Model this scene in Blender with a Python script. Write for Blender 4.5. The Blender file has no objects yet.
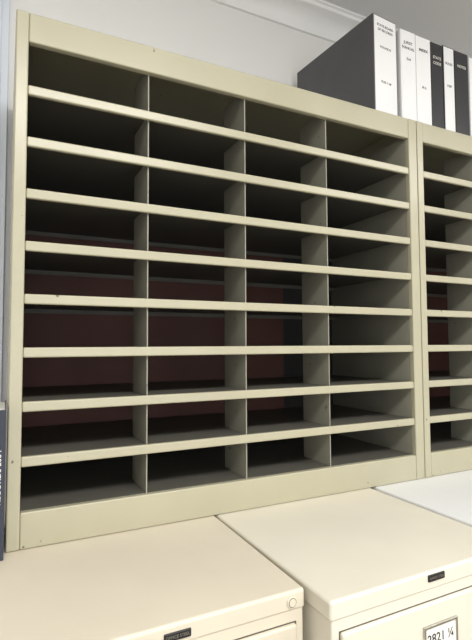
import bpy, bmesh, math, random
from mathutils import Matrix, Vector
random.seed(3)
S=bpy.context.scene
COL=S.collection

# ---------------------------------------------------------------- materials
def srgb(c):
    return tuple(((v/255)/12.92 if v/255<=0.04045 else ((v/255+0.055)/1.055)**2.4) for v in c)+(1,)
def mat(name,c,rough=0.45,metal=0.0,var=0.06,scale=6,bump=0.0,bscale=300,spec=0.5,c2=None,chips=None):
    m=bpy.data.materials.new(name); m.use_nodes=True
    nt=m.node_tree; b=nt.nodes['Principled BSDF']
    tc=nt.nodes.new('ShaderNodeTexCoord')
    n=nt.nodes.new('ShaderNodeTexNoise'); n.inputs['Scale'].default_value=scale; n.inputs['Detail'].default_value=6
    nt.links.new(tc.outputs['Object'],n.inputs['Vector'])
    r=nt.nodes.new('ShaderNodeValToRGB')
    a=srgb(c)
    lo=tuple(v*(1-var) for v in a[:3])+(1,); hi=tuple(min(1,v*(1+var)) for v in a[:3])+(1,)
    if c2: lo=srgb(c2)
    r.color_ramp.elements[0].color=lo; r.color_ramp.elements[1].color=hi
    r.color_ramp.elements[0].position=.3; r.color_ramp.elements[1].position=.7
    nt.links.new(n.outputs['Fac'],r.inputs['Fac'])
    out=r.outputs['Color']
    if chips:
        n3=nt.nodes.new('ShaderNodeTexNoise'); n3.inputs['Scale'].default_value=55; n3.inputs['Detail'].default_value=2
        nt.links.new(tc.outputs['Object'],n3.inputs['Vector'])
        r3=nt.nodes.new('ShaderNodeValToRGB'); r3.color_ramp.elements[0].position=chips; r3.color_ramp.elements[1].position=chips+.02
        nt.links.new(n3.outputs['Fac'],r3.inputs['Fac'])
        mx=nt.nodes.new('ShaderNodeMix'); mx.data_type='RGBA'
        nt.links.new(r3.outputs['Color'],mx.inputs['Factor']); nt.links.new(out,mx.inputs['A'])
        mx.inputs['B'].default_value=srgb((105,98,84)); out=mx.outputs['Result']
    nt.links.new(out,b.inputs['Base Color'])
    b.inputs['Roughness'].default_value=rough; b.inputs['Metallic'].default_value=metal
    b.inputs['Specular IOR Level'].default_value=spec
    if bump:
        n2=nt.nodes.new('ShaderNodeTexNoise'); n2.inputs['Scale'].default_value=bscale
        nt.links.new(tc.outputs['Object'],n2.inputs['Vector'])
        bp=nt.nodes.new('ShaderNodeBump'); bp.inputs['Strength'].default_value=bump; bp.inputs['Distance'].default_value=.001
        nt.links.new(n2.outputs['Fac'],bp.inputs['Height']); nt.links.new(bp.outputs['Normal'],b.inputs['Normal'])
    return m
M_sort=mat('enamel_khaki',(178,173,149),.30,var=.04,bump=.06,bscale=90,chips=.735)
M_sortin=mat('enamel_khaki_inner_shade',(152,150,135),.5,var=.05,chips=.73)  # same sorter enamel, darkened: interior shade put into the colour
M_shelfin=mat('enamel_khaki_shelf_shade',(92,90,82),.5,var=.05)  # same enamel darkened further, shade of the deep shelves painted in
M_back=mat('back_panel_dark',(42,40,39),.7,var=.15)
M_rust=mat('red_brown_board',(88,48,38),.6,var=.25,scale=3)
M_cabA=mat('enamel_cream',(216,207,188),.42,var=.03,bump=.08,bscale=60)
M_cabB=mat('enamel_ivory',(223,217,201),.42,var=.03,bump=.08,bscale=60)
M_cabC=mat('enamel_white',(230,231,230),.42,var=.02)
M_dark=mat('black_plastic',(28,28,30),.4,var=.1)
M_gap=mat('drawer_gap',(92,86,76),.8)
M_chrome=mat('aged_steel',(190,188,180),.3,metal=1,var=.05)
M_paper=mat('label_paper',(238,236,226),.8,var=.02)
M_ink=mat('ink',(40,40,46),.8)
M_wall=mat('painted_wall',(238,237,234),.8,var=.015,scale=2,bump=.15,bscale=200)
M_ceil=mat('ceiling_paint',(224,224,225),.85,var=.015,scale=2)
M_trim=mat('trim_paint',(246,246,245),.5,var=.01)
M_floor=mat('floor_vinyl',(165,156,142),.6,var=.1,scale=12)
M_case=mat('casing_paint',(222,229,238),.5,var=.02)
M_bdark=mat('binder_vinyl_dark',(82,82,85),.5,var=.12,bump=.3,bscale=400)
M_bblack=mat('binder_vinyl_black',(42,42,46),.35,var=.1)
M_bwhite=mat('binder_vinyl_white',(238,238,238),.35,var=.02)
M_bgrey=mat('binder_vinyl_grey',(172,174,178),.4)
M_navy=mat('book_cloth_navy',(52,56,70),.6)

# ---------------------------------------------------------------- mesh helpers
def box(bm,x0,x1,y0,y1,z0,z1,mi=0):
    v=[bm.verts.new(p) for p in ((x0,y0,z0),(x1,y0,z0),(x1,y1,z0),(x0,y1,z0),(x0,y0,z1),(x1,y0,z1),(x1,y1,z1),(x0,y1,z1))]
    for f in ((0,3,2,1),(4,5,6,7),(0,1,5,4),(1,2,6,5),(2,3,7,6),(3,0,4,7)):
        bm.faces.new([v[i] for i in f]).material_index=mi
def finish(bm,name,mats,parent=None,bev=0,seg=2,smooth=False):
    bmesh.ops.recalc_face_normals(bm,faces=bm.faces)
    me=bpy.data.meshes.new(name); bm.to_mesh(me); bm.free()
    for m in mats: me.materials.append(m)
    o=bpy.data.objects.new(name,me); COL.objects.link(o)
    if parent: o.parent=parent
    if bev:
        b=o.modifiers.new('bevel','BEVEL'); b.width=bev; b.segments=seg; b.limit_method='ANGLE'; b.harden_normals=True
    if bev or smooth:
        for p in me.polygons: p.use_smooth=True
    if smooth and not bev:
        o.modifiers.new('es','EDGE_SPLIT')
    return o
def boxes(name,lst,mats,parent=None,bev=0,seg=2):
    bm=bmesh.new()
    for b in lst: box(bm,*b)
    return finish(bm,name,mats,parent,bev,seg)
def empty(name,loc=(0,0,0),rz=0):
    e=bpy.data.objects.new(name,None); e.empty_display_size=.05
    e.location=loc; e.rotation_euler=(0,0,rz); COL.objects.link(e); return e
def extrude_profile(name,prof,y0,y1,mats,parent,smooth=True):
    bm=bmesh.new(); A=[bm.verts.new((y0,a,b)) for a,b in prof]; B=[bm.verts.new((y1,a,b)) for a,b in prof]
    n=len(prof)
    for i in range(n):
        j=(i+1)%n; bm.faces.new((A[i],A[j],B[j],B[i]))
    bm.faces.new(A); bm.faces.new(B[::-1])
    return finish(bm,name,mats,parent,smooth=smooth)
def text(name,body,size,loc,rot,m,parent,ext=.0002,align='CENTER'):
    c=bpy.data.curves.new(name,'FONT'); c.body=body; c.size=size; c.align_x=align; c.align_y='CENTER'; c.extrude=ext
    o=bpy.data.objects.new(name+'_tmp',c); COL.objects.link(o)
    bpy.context.view_layer.update()
    me=bpy.data.meshes.new_from_object(o.evaluated_get(bpy.context.evaluated_depsgraph_get()))
    bpy.data.objects.remove(o)
    me.materials.clear(); me.materials.append(m)
    t=bpy.data.objects.new(name,me); COL.objects.link(t); t.location=loc; t.rotation_euler=rot; t.parent=parent
    return t
def cyl(name,r,h,loc,rot,m,parent,seg=32,bev=.0006):
    bm=bmesh.new(); bmesh.ops.create_cone(bm,cap_ends=True,segments=seg,radius1=r,radius2=r,depth=h)
    o=finish(bm,name,[m],parent,bev=bev); o.location=loc; o.rotation_euler=rot; return o

# ---------------------------------------------------------------- mail sorter
W=1.0292; ZT=1.0; A0=.0225; B0=.9985; DEP=.36
S0=.8597; PP=.0993
DIV=(.2578,.4881,.7217)
def sorter(x):
    e=empty('mail_sorter',(x,0,0))
    boxes('side_panels',[(0,.003,.0,DEP,0,ZT),(W-.003,W,.0,DEP,0,ZT)],[M_sort],e,bev=.0012)
    boxes('inner_side_panels',[(A0-.002,A0,.014,DEP-.003,.05,ZT-.05),(B0,B0+.002,.014,DEP-.003,.05,ZT-.05)],[M_sortin],e)
    boxes('top_panel',[(.003,W-.003,.002,DEP,ZT-.003,ZT)],[M_sort],e)
    boxes('front_posts',[(.0,A0,-.002,.014,0,ZT),(B0,W,-.002,.014,0,ZT)],[M_sort],e,bev=.003,seg=3)
    boxes('top_rail',[(A0,B0,-.001,.014,.9425,ZT)],[M_sort],e,bev=.003,seg=3)
    boxes('base_rail',[(A0,B0,-.001,.014,0,.0655)],[M_sort],e,bev=.003,seg=3)
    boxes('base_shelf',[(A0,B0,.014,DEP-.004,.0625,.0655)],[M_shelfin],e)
    boxes('shelf_lips',[(A0,B0,.0005,.010,S0-PP*k-.0190,S0-PP*k) for k in range(8)],[M_sort],e,bev=.003,seg=3)
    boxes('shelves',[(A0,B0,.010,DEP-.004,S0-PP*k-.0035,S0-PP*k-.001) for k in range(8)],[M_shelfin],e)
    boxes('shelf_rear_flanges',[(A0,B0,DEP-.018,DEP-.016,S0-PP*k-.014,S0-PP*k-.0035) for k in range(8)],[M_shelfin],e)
    l=[]
    zs=[.9425]+[S0-PP*k for k in range(8)]+[.0655]
    for dx in DIV:
        for k in range(9):
            top=.97 if k==0 else zs[k]-.0035
            l.append((dx-.0012,dx+.0012,.011,.125,zs[k+1]-.001,top))
    boxes('dividers',l,[M_sortin],e)
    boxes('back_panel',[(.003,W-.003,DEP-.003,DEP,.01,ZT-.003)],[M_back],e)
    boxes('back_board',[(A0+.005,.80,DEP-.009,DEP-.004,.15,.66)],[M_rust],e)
    return e
sorter(0); sorter(1.0315)

# ---------------------------------------------------------------- filing cabinets
FZ=-1.32
def cabinet(x,yf,w,m,rz=0,label=None,depth=.71,pc=0,pz=-.016):
    e=empty('filing_cabinet',(x,yf,0),rz)
    boxes('body',[(.0025,w-.0025,.0018,depth-.002,FZ+.02,-.010)],[m],e,bev=.003,seg=3)
    boxes('plinth',[(.012,w-.012,.02,depth-.01,FZ,FZ+.03)],[M_dark],e)
    boxes('top_cap',[(0,w,0,depth,-.030,-.0005)],[m],e,bev=.005,seg=4)
    H=(-.047-(FZ+.05))/4
    gp=[]
    for i in range(4):
        t=-.047-H*i; b=t-H+.006
        gp.append((.0155,w-.0155,.0012,.004,b-.0018,t+.0018))
        boxes('drawer_front_%d'%(i+1),[(.0175,w-.0175,-.005,.012,b,t)],[m],e,bev=.0035,seg=3)
        c=w/2+pc
        zc=t-.052
        boxes('card_holder_%d'%(i+1),[(c-.038,c+.038,-.009,-.005,zc+.017,zc+.021),(c-.038,c+.038,-.009,-.005,zc-.026,zc-.020),
              (c-.038,c-.034,-.009,-.005,zc-.022,zc+.018),(c+.034,c+.038,-.009,-.005,zc-.022,zc+.018)],[M_chrome],e,bev=.001)
        boxes('card_%d'%(i+1),[(c-.035,c+.035,-.0072,-.005,zc-.021,zc+.018)],[M_paper],e)
        if label and i==0:
            text('card_text',label,.020,(c,-.0075,zc-.001),(math.pi/2,0,0),M_ink,e,ext=.0003)
        pts=[]
        for k in range(9):
            a=math.pi*k/8
            pts.append((-.005-.026*math.sin(a),t-.135+.014*math.cos(a)))
        inn=[(-.005-.022*math.sin(math.pi*k/8),t-.135+.010*math.cos(math.pi*k/8)) for k in range(8,-1,-1)]
        extrude_profile('handle_%d'%(i+1),pts+inn,c-.05,c+.05,[M_chrome],e)
    boxes('drawer_gaps',gp,[M_gap],e)
    boxes('name_plate',[(c-.019,c+.019,-.0022,.001,pz-.0055,pz+.0055)],[M_dark],e,bev=.003,seg=3)
    text('name_plate_text','OFFICE STEEL',.0055,(c,-.0024,pz),(math.pi/2,0,0),M_chrome,e,ext=.0001)
    cyl('lock_ring',.0085,.003,(w-.024,-.001,-.0160),(math.pi/2,0,0),m,e,bev=.001)
    cyl('lock_recess',.0066,.0032,(w-.024,-.0012,-.0160),(math.pi/2,0,0),M_gap,e,bev=0)
    cyl('lock_core',.0058,.004,(w-.024,-.0015,-.0160),(math.pi/2,0,0),m,e)
    return e
cabinet(-.026,-.337,.432,M_cabA,pc=.014)
cabinet(.4145,-.388,.430,M_cabB,rz=math.radians(.6),label='2821 \u00bc',pc=-.002,pz=-.0105)
cabinet(.854,-.38,.425,M_cabC)
cabinet(1.285,-.38,.425,M_cabB)
cabinet(1.716,-.38,.425,M_cabA)

# ---------------------------------------------------------------- binders
def binder(x,y,th,h,cover,spine,dep=.29,rz=0,lines=()):
    e=empty('ring_binder',(x,y,ZT),rz)
    t=.003
    boxes('covers',[(0,t,.004,dep,0,h),(th-t,th,.004,dep,0,h)],[cover],e,bev=.001)
    boxes('spine',[(0,th,0,.004,0,h)],[cover],e,bev=.0015,seg=3)
    boxes('paper_block',[(t+.002,th-t-.004,.02,dep-.012,.006,h-.012)],[M_paper],e)
    if spine: boxes('spine_insert',[(.0035,th-.0035,-.0008,.0,.004,h-.004)],[spine],e)
    for (zz,body,sz,mm) in lines:
        text('spine_text',body,sz,(th/2,-.0011,zz),(math.pi/2,0,0),mm,e)
    return e
s=1.022
def bx(v): return (v+.0086)*s-.0086
binder(bx(.877),.02,.094,.290,M_bdark,M_bwhite,dep=.34,rz=math.radians(4.5),
  lines=[(.262,'STATE BOARD',.010,M_ink),(.249,'OF RECORDS',.010,M_ink),(.20,'VOLUME IV',.009,M_ink),(.10,'FILES 1\u201348',.009,M_ink)])
xs=[.969,1.028,1.088,1.138,1.188,1.249,1.31,1.37,1.43]
spec=[(M_bwhite,M_bwhite,[(.238,'JURIST',.012,M_ink),(.222,'MANUAL',.012,M_ink),(.19,'2nd',.011,M_ink)]),
 (M_bwhite,None,[(.232,'INDEX',.012,M_ink),(.12,'A\u2013L',.011,M_ink)]),
 (M_bblack,None,[(.225,'STATE',.012,M_paper),(.208,'CODE',.012,M_paper)]),
 (M_bblack,M_bwhite,[(.22,'RULES',.011,M_ink),(.15,'1987',.011,M_ink)]),
 (M_bblack,None,[(.225,'NOTES',.012,M_paper)]),
 (M_bgrey,M_bwhite,[(.22,'DATA',.009,M_ink)]),
 (M_bwhite,None,[]),(M_bblack,M_bwhite,[])]
for i,sp in enumerate(spec):
    th=(xs[i+1]-xs[i])*s-.002
    binder(bx(xs[i])+.008,.02,th,.275-.002*(i%3),sp[0],sp[1],dep=.28,lines=sp[2])

# book beside sorter, on the left cabinet
def book(name,x,y,w,d,h,m,label=None):
    e=empty(name,(x,y,0))
    boxes('cover',[(0,.002,0,d,0,h),(w-.002,w,0,d,0,h),(0,w,-.002,.002,0,h)],[m],e,bev=.0008)
    boxes('pages',[(.002,w-.002,.002,d-.004,.003,h-.004)],[M_paper],e)
    if label: text('title',label,.014,(w/2,-.0024,h*.55),(math.pi/2,math.pi/2*-1,0),M_paper,e)
    return e
book('hardcover_book',-.0245,-.03,.0215,.17,.255,M_navy,'RECORDS 2004')

# ---------------------------------------------------------------- room
X0,X1,Y0,Y1,CZ=-1.6,3.4,-3.2,.40,1.548
boxes('floor',[(X0-.1,X1+.1,Y0-.1,Y1+.1,FZ-.1,FZ)],[M_floor])
boxes('ceiling',[(X0-.1,X1+.1,Y0-.1,Y1+.1,CZ,CZ+.1)],[M_ceil])
boxes('wall_back',[(X0-.1,X1+.1,Y1,Y1+.1,FZ,CZ)],[M_wall])
boxes('wall_front',[(X0-.1,X1+.1,Y0-.1,Y0,FZ,CZ)],[M_wall])
boxes('wall_left',[(X0-.1,X0,Y0,Y1,FZ,CZ)],[M_wall])
boxes('wall_right',[(X1,X1+.1,Y0,Y1,FZ,CZ)],[M_wall])
pr=[(Y1,CZ-.074),(Y1-.010,CZ-.074),(Y1-.012,CZ-.066)]
for k in range(9):
    a=math.pi/2*k/8
    pr.append((Y1-.014-.048*(1-math.cos(a)),CZ-.062+.042*math.sin(a)))
pr+=[(Y1-.070,CZ-.018),(Y1-.072,CZ-.008),(Y1-.080,CZ-.006),(Y1-.080,CZ),(Y1,CZ)]
extrude_profile('trim_1',pr,X0,X1,[M_trim],None)
boxes('trim_2',[(-.11,-.012,Y1-.018,Y1,FZ,CZ-.09),(-.100,-.03,Y1-.026,Y1-.018,FZ,CZ-.09)],[M_case],None,bev=.003)
boxes('baseboard_back',[(X0,X1,Y1-.015,Y1,FZ,FZ+.10)],[M_trim],None,bev=.003)

# ---------------------------------------------------------------- lights
def emis(name,col,st):
    m=bpy.data.materials.new(name); m.use_nodes=True; b=m.node_tree.nodes['Principled BSDF']
    b.inputs['Emission Color'].default_value=col+(1,); b.inputs['Emission Strength'].default_value=st
    return m
def fixture(x,y,w,d,power,col):
    e=empty('ceiling_light',(x,y,CZ))
    boxes('housing',[(-w/2-.02,w/2+.02,-d/2-.02,d/2+.02,-.03,0)],[M_trim],e,bev=.004)
    boxes('diffuser',[(-w/2,w/2,-d/2,d/2,-.036,-.03)],[emis('lamp_diffuser',col,2)],e)
    L=bpy.data.lights.new('tube_light','AREA'); L.shape='RECTANGLE'; L.size=w; L.size_y=d; L.energy=power; L.color=col
    o=bpy.data.objects.new('tube_light',L); COL.objects.link(o); o.parent=e; o.location=(0,0,-.04)
fixture(.3,-1.5,1.2,.5,41,(1,.985,.955))
fixture(2.3,-1.5,1.2,.5,24,(1,.985,.96))
e=empty('fill_panel_1',(.4,Y0,.35))  # invented window behind the camera, added as soft fill
ww,wh=2.4,1.5
boxes('fill_frame',[(-ww/2-.06,-ww/2,0,.04,-wh/2-.06,wh/2+.06),(ww/2,ww/2+.06,0,.04,-wh/2-.06,wh/2+.06),
  (-ww/2,ww/2,0,.04,-wh/2-.06,-wh/2),(-ww/2,ww/2,0,.04,wh/2,wh/2+.06),(-.02,.02,0,.035,-wh/2,wh/2)],[M_trim],e,bev=.003)
boxes('fill_pane',[(-ww/2,ww/2,.005,.01,-wh/2,wh/2)],[emis('fill_glow',(.88,.94,1.0),.7)],e)  # glowing pane of the added fill window
L=bpy.data.lights.new('fill_light','AREA'); L.shape='RECTANGLE'; L.size=ww; L.size_y=wh; L.energy=16; L.color=(.95,.97,1)  # added fill light for fronts, undersides and ceiling
o=bpy.data.objects.new('fill_light',L); COL.objects.link(o); o.parent=e; o.location=(0,.05,0); o.rotation_euler=(math.pi/2,0,0)
w=bpy.data.worlds.new('World'); S.world=w; w.use_nodes=True
w.node_tree.nodes['Background'].inputs[0].default_value=(.6,.7,.9,1); w.node_tree.nodes['Background'].inputs[1].default_value=.2

# ---------------------------------------------------------------- camera
yaw,pit,rol=.4561,.0524,-.0047
cy,sy=math.cos(yaw),math.sin(yaw)
f=Vector((sy*math.cos(pit),cy*math.cos(pit),math.sin(pit))); r=Vector((cy,-sy,0)); u=r.cross(f)
r2=r*math.cos(rol)+u*math.sin(rol); u2=-r*math.sin(rol)+u*math.cos(rol)
cam=bpy.data.cameras.new('camera'); co=bpy.data.objects.new('camera',cam); COL.objects.link(co)
m=Matrix.Identity(4)
for i in range(3): m[i][0]=r2[i]; m[i][1]=u2[i]; m[i][2]=-f[i]
m[0][3],m[1][3],m[2][3]=-.0086,-.95,.3663
co.matrix_world=m
cam.sensor_fit='VERTICAL'; cam.sensor_height=24; cam.lens=472.075/640*24; cam.clip_start=.01
S.camera=co
S.view_settings.view_transform='Standard'
S.view_settings.exposure=0
